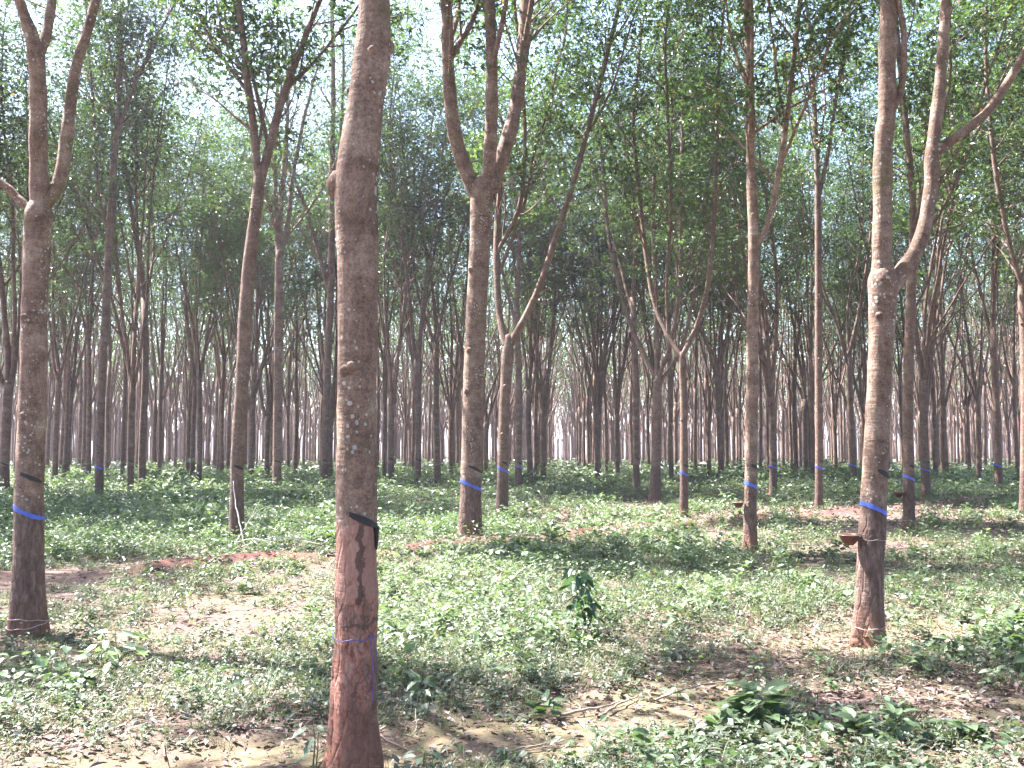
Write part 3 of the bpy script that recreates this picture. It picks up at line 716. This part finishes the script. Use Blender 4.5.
# ------------------------------------------------------------------ ground
rng = np.random.default_rng(5)
def polyd(x, y, pl):
    pl = np.array(pl); best = np.full(x.shape, 1e9)
    for a, b in zip(pl[:-1], pl[1:]):
        ab = b-a; t = np.clip(((x-a[0])*ab[0]+(y-a[1])*ab[1])/(ab@ab), 0, 1)
        best = np.minimum(best, np.hypot(x-a[0]-t*ab[0], y-a[1]-t*ab[1]))
    return best
BUND = [G(*p) for p in ((-80, 580), (0, 577), (150, 572), (300, 560), (420, 552), (520, 543), (640, 532), (740, 523), (850, 513), (1000, 500), (1100, 494))]
PATH = [G(*p) for p in ((20, 800), (140, 772), (280, 757), (420, 738), (560, 716), (660, 690), (740, 668), (850, 645), (960, 628))]
BANDP = [G(*p) for p in ((-40, 620), (80, 608), (200, 600), (330, 590), (420, 585))]
_k = [(rng.uniform(.12, .5), rng.uniform(0, 6.28), rng.uniform(0, 6.28)) for _ in range(8)]
_k2 = [(rng.uniform(.9, 2.6), rng.uniform(0, 6.28), rng.uniform(0, 6.28)) for _ in range(10)]
_k3 = [(rng.uniform(4, 12), rng.uniform(0, 6.28), rng.uniform(0, 6.28)) for _ in range(12)]
def sn(x, y, ks): return sum(np.sin(f*(x*math.cos(a)+y*math.sin(a))+p) for f, a, p in ks)/len(ks)**.5
def masks(x, y):
    wv = .12*sn(x, y, _k2)+.05*sn(x, y, _k3)
    db = polyd(x, y, BUND); dp = polyd(x, y, PATH); dq = polyd(x, y, BANDP)
    bund = np.exp(-((db+wv*.8)/.45)**2)*np.clip(.75+.5*sn(x, y, _k2), .2, 1)
    path = np.clip(1.4-np.abs(dp+wv*1.6)/.42, 0, 1); band = np.clip(1.3-np.abs(dq+wv*1.5)/.4, 0, 1)
    return bund, path, np.maximum(path, band*.7), band
def height(x, y):
    b, p, mo, _ = masks(x, y)
    fade = np.clip(1.4-np.hypot(x, y)/60, 0, 1)
    return (.035*sn(x, y, _k)+.022*sn(x, y, _k2)+.007*sn(x, y, _k3))*fade+b*.15-p*.03
xs = np.concatenate([-1200*np.linspace(1, 0, 12, endpoint=False)**2-60, np.linspace(-58, -24, 35), np.arange(-23, 23, .11), np.linspace(23.5, 58, 35), 60+1200*np.linspace(0, 1, 12)**2])
ys = np.concatenate([-1200*np.linspace(1, 0, 10, endpoint=False)**2-20, np.linspace(-18, 2, 21), np.arange(2.3, 16, .07), np.arange(16, 42, .16), np.arange(42.5, 90, 1.5), 92+1300*np.linspace(0, 1, 14)**2])
X, Yg = np.meshgrid(xs, ys); Z = height(X, Yg)
bm_, pm_, mo_, ba_ = masks(X, Yg)
nx, ny = len(xs), len(ys); idx = np.arange(nx*ny).reshape(ny, nx)
Qg = np.stack([idx[:-1, :-1], idx[:-1, 1:], idx[1:, 1:], idx[1:, :-1]], -1).reshape(-1, 4)

m, nt, nd, lk = new_mat('plantation_soil')
tc = N(nt, 'ShaderNodeTexCoord'); oc = tc.outputs['Object']
n1 = noise_t(nt, oc, .8, 6, .7); n2 = noise_t(nt, oc, 9, 6, .7); n3 = noise_t(nt, oc, 45, 4, .7)
soil = ramp(nt, n2, [(.3, (.05, .03, .025)), (.5, (.09, .056, .047)), (.7, (.15, .105, .092))])
soil = mix(nt, ramp(nt, n3, [(.52, (0, 0, 0)), (.66, (1, 1, 1))]), soil, (.25, .18, .155))
green = ramp(nt, n2, [(.3, (.05, .06, .025)), (.6, (.10, .11, .045)), (.8, (.15, .16, .07))])
gm = ramp(nt, n1, [(.44, (0, 0, 0)), (.60, (1, 1, 1))])
at = lambda s: N(nt, 'ShaderNodeAttribute', attribute_name=s).outputs['Fac']
col = mix(nt, mathn(nt, 'MULTIPLY', gm, .55), soil, green)
mossc = ramp(nt, n2, [(.3, (.10, .065, .045)), (.5, (.13, .105, .06)), (.75, (.165, .14, .08))])
mfac = mathn(nt, 'MULTIPLY', at('moss'), ramp(nt, noise_t(nt, oc, 2.6, 5, .7), [(.38, (0, 0, 0)), (.52, (1, 1, 1))]))
col = mix(nt, mathn(nt, 'MULTIPLY', mfac, .85), col, mossc)
bs = ramp(nt, n2, [(.3, (.05, .016, .013)), (.7, (.13, .042, .032))])  # red bund earth, darkened in colour to stand for its shading
col = mix(nt, mathn(nt, 'MULTIPLY', at('bund'), .9), col, bs)
bs_ = N(nt, 'ShaderNodeBsdfPrincipled', Roughness=.92); bs_.inputs['Specular IOR Level'].default_value = .2
lk.new(col, bs_.inputs['Base Color'])
bn = N(nt, 'ShaderNodeBump', Strength=.8); bn.inputs['Distance'].default_value = .02
lk.new(mathn(nt, 'ADD', n2, mathn(nt, 'MULTIPLY', n3, .5)), bn.inputs['Height']); lk.new(bn.outputs[0], bs_.inputs['Normal'])
o = N(nt, 'ShaderNodeOutputMaterial'); lk.new(bs_.outputs[0], o.inputs[0])
SOIL = m
gme = mesh_from('ground', np.column_stack([X.ravel(), Yg.ravel(), Z.ravel()]), [Qg], SOIL, {'moss': mo_.ravel(), 'bund': bm_.ravel()})
tag(obj('ground', gme), None, None, None, 'structure')

# ------------------------------------------------------------------ undergrowth
def blob(x, y, px, py, sx, sy):
    g = G(px, py); return np.exp(-(((x-g[0])/sx)**2+((y-g[1])/sy)**2))
def weed_density(x, y):
    b, p, mo, _ = masks(x, y)
    d = .36+.36*sn(x, y, _k2)+.2*sn(x, y, _k)+.2*sn(x, y, _k3)
    d = d+.9*blob(x, y, 230, 525, 6, 6)+.9*blob(x, y, 480, 640, 1.9, 2.8)+.5*blob(x, y, 560, 560, 3, 3)+.9*blob(x, y, 760, 740, 1.3, .9)+.4*blob(x, y, 640, 745, .8, .6)
    d = d+.5*blob(x, y, 130, 690, 1.5, 1.0)+.5*blob(x, y, 1000, 640, 1.2, 1.2)+.5*blob(x, y, 700, 590, 3, 2.2)
    d = d-.45*blob(x, y, 860, 515, 6, 3.5)-.5*blob(x, y, 680, 700, 1.2, .5)-.15*blob(x, y, 200, 620, 2.5, .8)-.5*blob(x, y, 960, 700, .6, .8)
    d = d+.4*np.clip((y-30)/10, 0, 1)
    return np.clip(d, 0, 1.6)*(1-.92*p)*np.clip(1-1.5*b, 0, 1)
def tall(x, y):
    return np.clip(.15+.4*blob(x, y, 480, 640, 1.6, 2.2)+.85*blob(x, y, 180, 500, 9, 11)+.65*np.clip((y-31)/8, 0, 1), 0, 1)
def scatter(y0, y1, dens, margin=.6, fn=weed_density):
    """points in the view wedge between two distances"""
    w1 = .53*y1+margin; area = 2*w1*(y1-y0); n = int(area*dens)
    x = rng.uniform(-w1, w1, n); y = rng.uniform(y0, y1, n)
    k = (np.abs(x) < .53*y+margin)
    x, y = x[k], y[k]
    if fn is not None:
        k = rng.random(len(x)) < fn(x, y)/1.3; x, y = x[k], y[k]
    return x, y
def weeds(name, label, cat, bands, mat, full_below):
    V_, Q_, R_, n0 = [], [], [], 0
    for (y0, y1, dens, nl, L, hs) in bands:
        x, y = scatter(y0, y1, dens); n = len(x)
        z = height(x, y); tl = tall(x, y)
        h = hs*(.5+rng.gamma(3, .25, n))*(1+2.0*tl)
        Lp = L*np.clip(rng.lognormal(0, .42, n), .45, 2.6)*(1+.35*tl+1.0*blob(x, y, 800, 715, 1.5, .9)+.9*blob(x, y, 1010, 650, .9, .9))
        pr = np.clip(.42+.12*rng.normal(size=n)+.15*sn(x, y, _k2), 0, 1)
        k = nl; X_ = np.repeat(x, k); Y_ = np.repeat(y, k); Z_ = np.repeat(z, k)
        t = rng.uniform(.15, 1, n*k); hh = np.repeat(h, k)*t
        az = rng.uniform(0, 6.28, n*k); rad = np.repeat(h, k)*rng.uniform(.0, .35, n*k)
        el = rng.uniform(-.35, .75, n*k)
        base = np.column_stack([X_+np.cos(az)*rad, Y_+np.sin(az)*rad, Z_+hh])
        d = np.column_stack([np.cos(az)*np.cos(el), np.sin(az)*np.cos(el), np.sin(el)])
        nv = nrm(np.array([0, 0, 1.])+rng.normal(0, .35, (n*k, 3)))
        LL = np.repeat(Lp, k)*rng.uniform(.6, 1.2, n*k)
        rr = np.clip(np.repeat(pr, k)+rng.normal(0, .14, n*k), 0, 1)
        if y0 < full_below:
            V, Q = leaf_full(base, d, nv, LL, LL*rng.uniform(.5, .7, n*k)); per = 8
        else:
            V, Q = leaf_quads(base, d, nv, LL, LL*.62); per = 4
        V_.append(V); Q_.append(Q+n0); R_.append(np.repeat(rr, per)); n0 += len(V)
    V = np.vstack(V_); Q = np.vstack(Q_); tri = Q[:, 2] == Q[:, 3]
    polys = [p for p in (Q[~tri], Q[tri][:, :3]) if len(p)]
    me = mesh_from(name, V, polys, mat, {'rnd': np.concatenate(R_)}, False); print(name, len(V))
    return tag(obj(name, me), label, cat, None, 'stuff')
weeds("undergrowth", 'low leafy green weeds carpeting the plantation floor', 'weeds',
      [(3.6, 8, 420, 8, .021, .028), (8, 14, 300, 8, .026, .036), (14, 22, 150, 9, .036, .05), (22, 36, 60, 9, .06, .07), (36, 60, 26, 8, .10, .09), (60, 120, 6, 8, .25, .13)], WEED, 8)

_kt = [(rng.uniform(.8, 2.2), rng.uniform(0, 6.28), rng.uniform(0, 6.28)) for _ in range(9)]
_wd = weed_density
def weed_density(x, y):
    return np.clip(_wd(x, y)*.8*np.clip(sn(x, y, _kt)-.5, 0, 1), 0, 1.3)*np.where(tall(x, y) > .3, 1.3, 1)
weeds('tall_weeds', 'taller bushy weeds standing in clumps above the ground cover', 'weeds',
      [(4.5, 8, 22, 22, .036, .10), (8, 14, 24, 22, .044, .12), (14, 24, 26, 22, .055, .13), (24, 40, 12, 20, .075, .12), (40, 60, 5, 16, .12, .17)], WEED2, 9)
weed_density = _wd

# grass blades and fine stems
def grass():
    V_, Q_, R_, n0 = [], [], [], 0
    for (y0, y1, dens, nb, L, w) in [(3.6, 9, 230, 11, .10, .0035), (9, 18, 130, 10, .14, .006), (18, 36, 40, 9, .22, .012)]:
        x, y = scatter(y0, y1, dens); n = len(x); z = height(x, y); k = nb; N_ = n*k
        az = rng.uniform(0, 6.28, N_); el = rng.uniform(.5, 1.4, N_); LL = np.repeat(L*rng.uniform(.4, 1.3, n)*(1+.8*tall(x, y)), k)*rng.uniform(.5, 1.2, N_)
        b = np.column_stack([np.repeat(x, k)+rng.normal(0, .03, N_), np.repeat(y, k)+rng.normal(0, .03, N_), np.repeat(z, k)-.005])
        d1 = np.column_stack([np.cos(az)*np.cos(el), np.sin(az)*np.cos(el), np.sin(el)]); el2 = el-rng.uniform(.4, 1.1, N_)
        d2 = np.column_stack([np.cos(az)*np.cos(el2), np.sin(az)*np.cos(el2), np.sin(el2)])
        s = np.column_stack([-np.sin(az), np.cos(az), np.zeros(N_)])*w*.5
        m_ = b+d1*LL[:, None]*.55; t = m_+d2*LL[:, None]*.45
        V = np.stack([b-s, b+s, m_+s*.8, m_-s*.8, t], 1).reshape(-1, 3); o_ = np.arange(N_)[:, None]*5+n0
        Q_.append(np.vstack([o_+np.array([[0, 1, 2, 3]]), o_+np.array([[3, 2, 4, 4]])])); V_.append(V); R_.append(np.repeat(rng.uniform(0, 1, N_), 5)); n0 += len(V)
    V = np.vstack(V_); Q = np.vstack(Q_); tri = Q[:, 2] == Q[:, 3]
    me = mesh_from('grass', V, [Q[~tri], Q[tri][:, :3]], GRASS, {'rnd': np.concatenate(R_)}, False); print('grass', len(V))
    tag(obj('grass', me), 'thin grass blades growing among the weeds and dead leaves', 'grass', None, 'stuff')
grass()

# dead leaves
def litter():
    V_, Q_, R_, n0 = [], [], [], 0
    lf = lambda x, y: np.clip(.55+.35*sn(x, y, _k2)+.3*sn(x+7, y, _k)+.5*blob(x, y, 900, 505, 8, 3)+.5*blob(x, y, 960, 710, .8, .9)+.4*blob(x, y, 150, 700, 1.2, 1)-.2*masks(x, y)[0]-.2*masks(x, y)[1], .06, 1.3)
    for (y0, y1, dens, L) in [(3.6, 9, 650, .052), (9, 18, 300, .07), (18, 42, 80, .11)]:
        x, y = scatter(y0, y1, dens, fn=lf); n = len(x)
        z = height(x, y)+rng.uniform(.002, .03, n)
        az = rng.uniform(0, 6.28, n); el = rng.normal(0, .22, n)
        d = np.column_stack([np.cos(az)*np.cos(el), np.sin(az)*np.cos(el), np.sin(el)]); nv = nrm(np.array([0, 0, 1.])+rng.normal(0, .4, (n, 3)))
        LL = L*rng.uniform(.45, 1.4, n)
        if y0 < 9: V, Q = leaf_full(np.column_stack([x, y, z]), d, nv, LL, LL*rng.uniform(.35, .5, n), .5, rng.uniform(-.3, .5)); per = 8
        else: V, Q = leaf_quads(np.column_stack([x, y, z]), d, nv, LL, LL*.45, .3); per = 4
        V_.append(V); Q_.append(Q+n0); R_.append(np.repeat(np.clip(rng.normal(.45, .25, n), 0, 1), per)); n0 += len(V)
    V = np.vstack(V_); Q = np.vstack(Q_); tri = Q[:, 2] == Q[:, 3]
    me = mesh_from('leaf_litter', V, [Q[~tri], Q[tri][:, :3]], LITTER, {'rnd': np.concatenate(R_)}, False); print('litter', len(V))
    tag(obj('leaf_litter', me), 'brown and pinkish dead leaves strewn over the red soil', 'dead leaves', None, 'stuff')
litter()

# fine twigs lying everywhere
mb = MB()
x, y = scatter(3.6, 16, 9, fn=None)
for a, b in zip(x, y):
    az = rng.uniform(0, 6.28); L = rng.uniform(.08, .4); z = height(np.array([a]), np.array([b]))[0]
    p = grow([a, b, z+.012], [math.cos(az), math.sin(az), rng.normal(0, .05)], L, L/4, .12, 0); p[:, 2] = np.maximum(p[:, 2], z+.004)
    mb.tube(p, np.linspace(.004, .0015, len(p))*rng.uniform(.6, 1.5), 4)
tag(obj('fallen_twigs', mb.mesh('fallen_twigs', STICK)), 'thin dry twigs scattered over the forest floor', 'twigs', None, 'stuff')

# ------------------------------------------------------------------ single plants and sticks
def hz(x, y): return float(height(np.array([x]), np.array([y]))[0])
def plant(name, label, cat, px, py, h, nleaf, L, wr, stems=1, droop=.3, spread=.1, mat=BROAD, tone=.5, tri=False, group=None, lean=0.05):
    g = G(px, py); z = hz(*g); root = empty(name, (g[0], g[1], z)); tag(root, label, cat, group)
    bs, ds, nn = [], [], []
    for s in range(stems):
        st = MB()
        a = rng.uniform(0, 6.28); d0 = np.array([math.cos(a)*lean*(s+.3)*3, math.sin(a)*lean*(s+.3)*3, 1])
        p = grow([rng.normal(0, spread*.3), rng.normal(0, spread*.3), -.01], nrm(d0), h*rng.uniform(.75, 1), h/7, .07, .1)
        st.tube(p, np.linspace(.004+.004*h, .002, len(p)), 6)
        per = nleaf//stems
        for k in range(per):
            t = .25+.75*(k+.5)/per; i = t*(len(p)-1); j = min(int(i), len(p)-2); q = p[j]+(p[j+1]-p[j])*(i-j)
            az = k*2.4+s+rng.normal(0, .3); pl = L*rng.uniform(.35, .8)*(1.2-t*.5)
            o = np.array([math.cos(az), math.sin(az), rng.uniform(.1, .6)]); e = q+nrm(o)*pl
            st.tube([q, q+nrm(o+[0, 0, .2])*pl*.5, e], [.002, .0016, .0014], 4)
            el = rng.uniform(-droop-.5, -droop+.35); d = np.array([math.cos(az)*math.cos(el), math.sin(az)*math.cos(el), math.sin(el)])
            if tri:
                sd = np.array([-math.sin(az), math.cos(az), 0])
                for dd in (d, nrm(d*.55+sd*.8), nrm(d*.55-sd*.8)): bs.append(e); ds.append(dd); nn.append([0, 0, 1])
            else: bs.append(e); ds.append(d); nn.append([0, 0, 1])
        obj('stem', st.mesh('stem', STEM), root)
    bs, ds = np.array(bs), np.array(ds); n = len(bs); nn = nrm(np.array(nn, float)+rng.normal(0, .25, (n, 3))+ds*.2)
    LL = L*rng.uniform(.6, 1.15, n); V, Q = leaf_full(bs, ds, nn, LL, LL*wr, .15, .25)
    obj('foliage', qmesh('foliage', V, Q, mat, np.clip(rng.normal(tone, .2, n), 0, 1), 8), root)
    return root
DARK = leaf_mat('dark_sapling_leaf', [(0, (.025, .06, .03)), (1, (.06, .11, .05))], trans=.3, rough=.3)
PALEL = leaf_mat('pale_leaf', [(0, (.14, .22, .10)), (.6, (.24, .32, .18)), (1, (.42, .48, .34))], trans=.3, rough=.32)  # leaf colours paler than the other broad leaves
plant('sapling', 'upright rubber seedling with dark drooping leaves standing in the sunny weeds', 'sapling', 586, 632, .82, 18, .16, .42, 1, .9, .05, DARK, .4, True)
plant('leafy_plant', 'pale broad-leaved plant right of the left-edge tree foot', 'plant', 108, 662, .40, 26, .15, .55, 4, .15, .3, PALEL, .8, lean=.2)
plant('leafy_plant', 'green broad-leaved plant in front of the left-edge tree', 'plant', 70, 682, .32, 26, .12, .6, 4, .1, .3, BROAD, .8, lean=.2)
plant('seedling', 'tall blue-green seedling at the left foot of the nearest trunk', 'seedling', 312, 762, .28, 12, .085, .5, 2, .1, .08, BROAD, .5)
plant('seedling', 'small star-shaped seedling right of the nearest trunk', 'seedling', 424, 758, .13, 7, .085, .45, 1, -.05, .04, BROAD, .7)
plant('seedling', 'flat seedling with paired leaves on the bare path', 'seedling', 512, 752, .10, 8, .075, .55, 1, .05, .04, BROAD, .4)
plant('seedling', 'low seedling right of the path among fallen sticks', 'seedling', 680, 690, .14, 8, .09, .45, 1, .1, .04, BROAD, .6)
for i, (px, py, h, n_, L, lab) in enumerate([
        (800, 705, .16, 72, .065, 'bushy weed with pale tips below the cup-bearing tree'),
        (860, 735, .15, 72, .065, 'sunlit bushy weed at the bottom edge, right of centre'),
        (735, 735, .14, 72, .065, 'broad-leaved weed patch at the bottom edge below the stick pile'),
        (770, 762, .2, 72, .075, 'dark green weed on the bottom edge beneath the bushy weeds'),
        (660, 748, .16, 48, .065, 'low weed beside the end of the bare path'),
        (905, 770, .2, 60, .075, 'weed on the bottom edge next to the reddish litter'),
        (1000, 655, .32, 72, .09, 'large leafy weed clump by the right edge'),
        (960, 625, .22, 24, .075, 'leafy weed left of the clump by the right edge'),
        (1012, 600, .25, 24, .08, 'spindly weed behind the clump by the right edge')]):
    plant('weed', lab, 'weed', px, py, h, n_, L, .55, 8, .05, 1.1, BROAD, .6, group='larger weeds of the foreground', lean=.22)
# clumps further back
for i, (px, py, h, n_, L, lab) in enumerate([(492, 560, .45, 36, .13, 'pale leafy shrublet at the foot of the thick three-limbed tree'), (520, 610, .4, 40, .12, 'leafy weed clump left of the dark sapling'),
        (450, 590, .4, 40, .12, 'sunny weed clump in front of the thick three-limbed tree'), (620, 500, .5, 30, .16, 'low bush in front of the reddish many-limbed tree'),
        (700, 610, .3, 30, .11, 'weed clump right of the dark sapling'), (340, 520, .6, 40, .15, 'tall weed clump behind the nearest trunk')]):
    plant('weed', lab, 'weed', px, py, h, n_, L, .55, 5, .1, .5, WEED, .6, group='leafy clumps further back', lean=.2)

def stick(name, label, cat, pts, r, mat=STICK, br=0, group=None):
    pts = np.array(pts, float); loc = pts[0].copy(); p = catmull(pts-loc, 6)
    p = p+rng.normal(0, r*.4, p.shape); mb = MB(); mb.tube(p, np.linspace(r, r*.4, len(p)), 7)
    for _ in range(br):
        j = rng.integers(2, len(p)-2); T = nrm(p[j+1]-p[j]); a = rand_dir(1, -.1, .4)[0]
        mb.tube(grow(p[j], nrm(T+a*.8), rng.uniform(.15, .5), .1, .12, -.3), [r*.4, r*.35, r*.3, r*.25, r*.2, r*.15][:6] if False else np.linspace(r*.45, r*.12, len(grow(p[j], T, .1, .05, 0, 0))) if False else r*.35, 4) if False else None
        g_ = grow(p[j], nrm(T+a*.8), rng.uniform(.2, .5), .1, .12, -.2); mb.tube(g_, np.linspace(r*.45, r*.15, len(g_)), 5)
    o = obj(name, mb.mesh(name, mat), None, loc); return tag(o, label, cat, group)
def gp(px, py, dz=0.01): g = G(px, py); return [g[0], g[1], hz(*g)+dz]
stick('fallen_stick', 'long dry stick lying on the bare path', 'stick', [gp(560, 705, .02), gp(590, 702, .035), gp(622, 694, .02)], .011, br=1, group='sticks on the bare path')
stick('fallen_stick', 'short thick stick behind the long one on the path', 'stick', [gp(598, 708, .02), gp(618, 698, .03), gp(640, 688, .02)], .010, group='sticks on the bare path')
stick('fallen_stick', 'thin forked stick pointing right beyond the path', 'stick', [gp(655, 692, .02), gp(690, 684, .05), gp(735, 676, .03)], .008, br=2, group='sticks on the bare path')
stick('fallen_stick', 'thin stick at the lower middle of the path', 'stick', [gp(505, 742, .02), gp(540, 736, .03), gp(575, 728, .02)], .007, br=1, group='sticks on the bare path')
# bleached branch leaning on the curved tree and pile at its foot
cb = Ct[2]
stick('leaning_branch', 'bleached thin branch propped against the curved leaning tree', 'branch', [[cb[0]+.30, cb[1]-.55, .02], [cb[0]+.16, cb[1]-.40, .40], [cb[0]+.04, cb[1]-.24, .75], [cb[0]-.02, cb[1]-.17, 1.05]], .014, PALE)
for i, lab in enumerate(['pale bent stick nearest in the heap by the curved tree', 'pale stick pointing up from the heap by the curved tree', 'long pale stick trailing right from the heap by the curved tree']):
    e = [[.9, -.9, .05], [.5, -.5, .75], [1.5, -.6, .08]][i]
    stick('dry_stick', lab, 'stick', [[cb[0]+.12*i, cb[1]-.5-.1*i, .03], [cb[0]+e[0]*.5, cb[1]+e[1]*.8, .18+.15*i % .3], [cb[0]+e[0], cb[1]+e[1], e[2]]], .011, PALE, br=4, group='dry sticks heaped by the curved tree')
# pinkish stone by the left-edge tree
me = bpy.data.meshes.new('stone'); import bmesh
bm = bmesh.new(); bmesh.ops.create_icosphere(bm, subdivisions=3, radius=.06)
for v in bm.verts: v.co *= 1+.35*mnoise.noise(v.co*14); v.co.z *= .7
bm.to_mesh(me); bm.free(); me.materials.append(simple_mat('pink_stone', (.5, .33, .3), .8, .3))
g = gp(47, 630, .02); tag(obj('stone', me, None, g), 'small pinkish stone lying at the right foot of the left-edge tree', 'stone')

# ------------------------------------------------------------------ haze
HZ = True
if HZ:
    m, nt, nd, lk = new_mat('haze_air')
    v = N(nt, 'ShaderNodeVolumePrincipled', Density=.0005, Anisotropy=.35)
    v.inputs['Color'].default_value = (.9, .86, 1.0, 1)
    o = N(nt, 'ShaderNodeOutputMaterial'); lk.new(v.outputs[0], o.inputs['Volume'])
    x0, x1, y0, y1, z0, z1 = -1270, 1270, -1230, 1400, -1.4, 23
    V = [[x, y, z] for z in (z0, z1) for y in (y0, y1) for x in (x0, x1)]
    q = np.array([[0, 2, 3, 1], [4, 5, 7, 6], [0, 1, 5, 4], [2, 6, 7, 3], [0, 4, 6, 2], [1, 3, 7, 5]])
    h = obj('haze', mesh_from('haze', V, [q], m, None, False)); tag(h, 'pale humid haze filling the air between the rows', 'haze', None, 'stuff')

# ------------------------------------------------------------------ light, sky, camera
w = bpy.data.worlds.new('World'); bpy.context.scene.world = w; w.use_nodes = True
nt = w.node_tree; bg = nt.nodes['Background']; sk = nt.nodes.new('ShaderNodeTexSky'); sk.sky_type = 'NISHITA'; sk.sun_disc = False
sk.sun_elevation = SUN_EL; sk.sun_rotation = SUN_AZ; sk.air_density = 1.0; sk.dust_density = 2.2; sk.ozone_density = 3
nt.links.new(sk.outputs[0], bg.inputs[0]); bg.inputs[1].default_value = .085
sl = bpy.data.lights.new('sun', 'SUN'); sl.energy = 5; sl.angle = math.radians(.53); sl.color = (1, .965, .955)
so = bpy.data.objects.new('sun', sl); C.objects.link(so)
sd = Vector((math.sin(SUN_AZ)*math.cos(SUN_EL), math.cos(SUN_AZ)*math.cos(SUN_EL), math.sin(SUN_EL)))
so.rotation_euler = sd.to_track_quat('Z', 'Y').to_euler(); so.location = (0, 0, 30)
cam = bpy.data.cameras.new('camera'); co = bpy.data.objects.new('camera', cam); C.objects.link(co)
cam.sensor_width = 36; cam.lens = F*36/1024; co.location = (0, 0, CH); co.rotation_euler = (math.pi/2+PITCH, 0, 0)
cam.clip_end = 4000; cam.clip_start = .05
sc = bpy.context.scene; sc.camera = co
sc.view_settings.view_transform = 'Standard'; sc.view_settings.look = 'None'; sc.view_settings.gamma = 1; sc.view_settings.use_curve_mapping = False
sc.view_settings.exposure = 3.05
sc.render.engine = 'CYCLES'; cy = sc.cycles
cy.max_bounces = 6; cy.diffuse_bounces = 4; cy.glossy_bounces = 2; cy.transmission_bounces = 4; cy.volume_bounces = 0; cy.transparent_max_bounces = 8
cy.caustics_reflective = False; cy.caustics_refractive = False; cy.use_denoising = True; cy.sample_clamp_indirect = 6
cy.use_adaptive_sampling = True; cy.adaptive_threshold = .015
print('objects', len(bpy.data.objects))
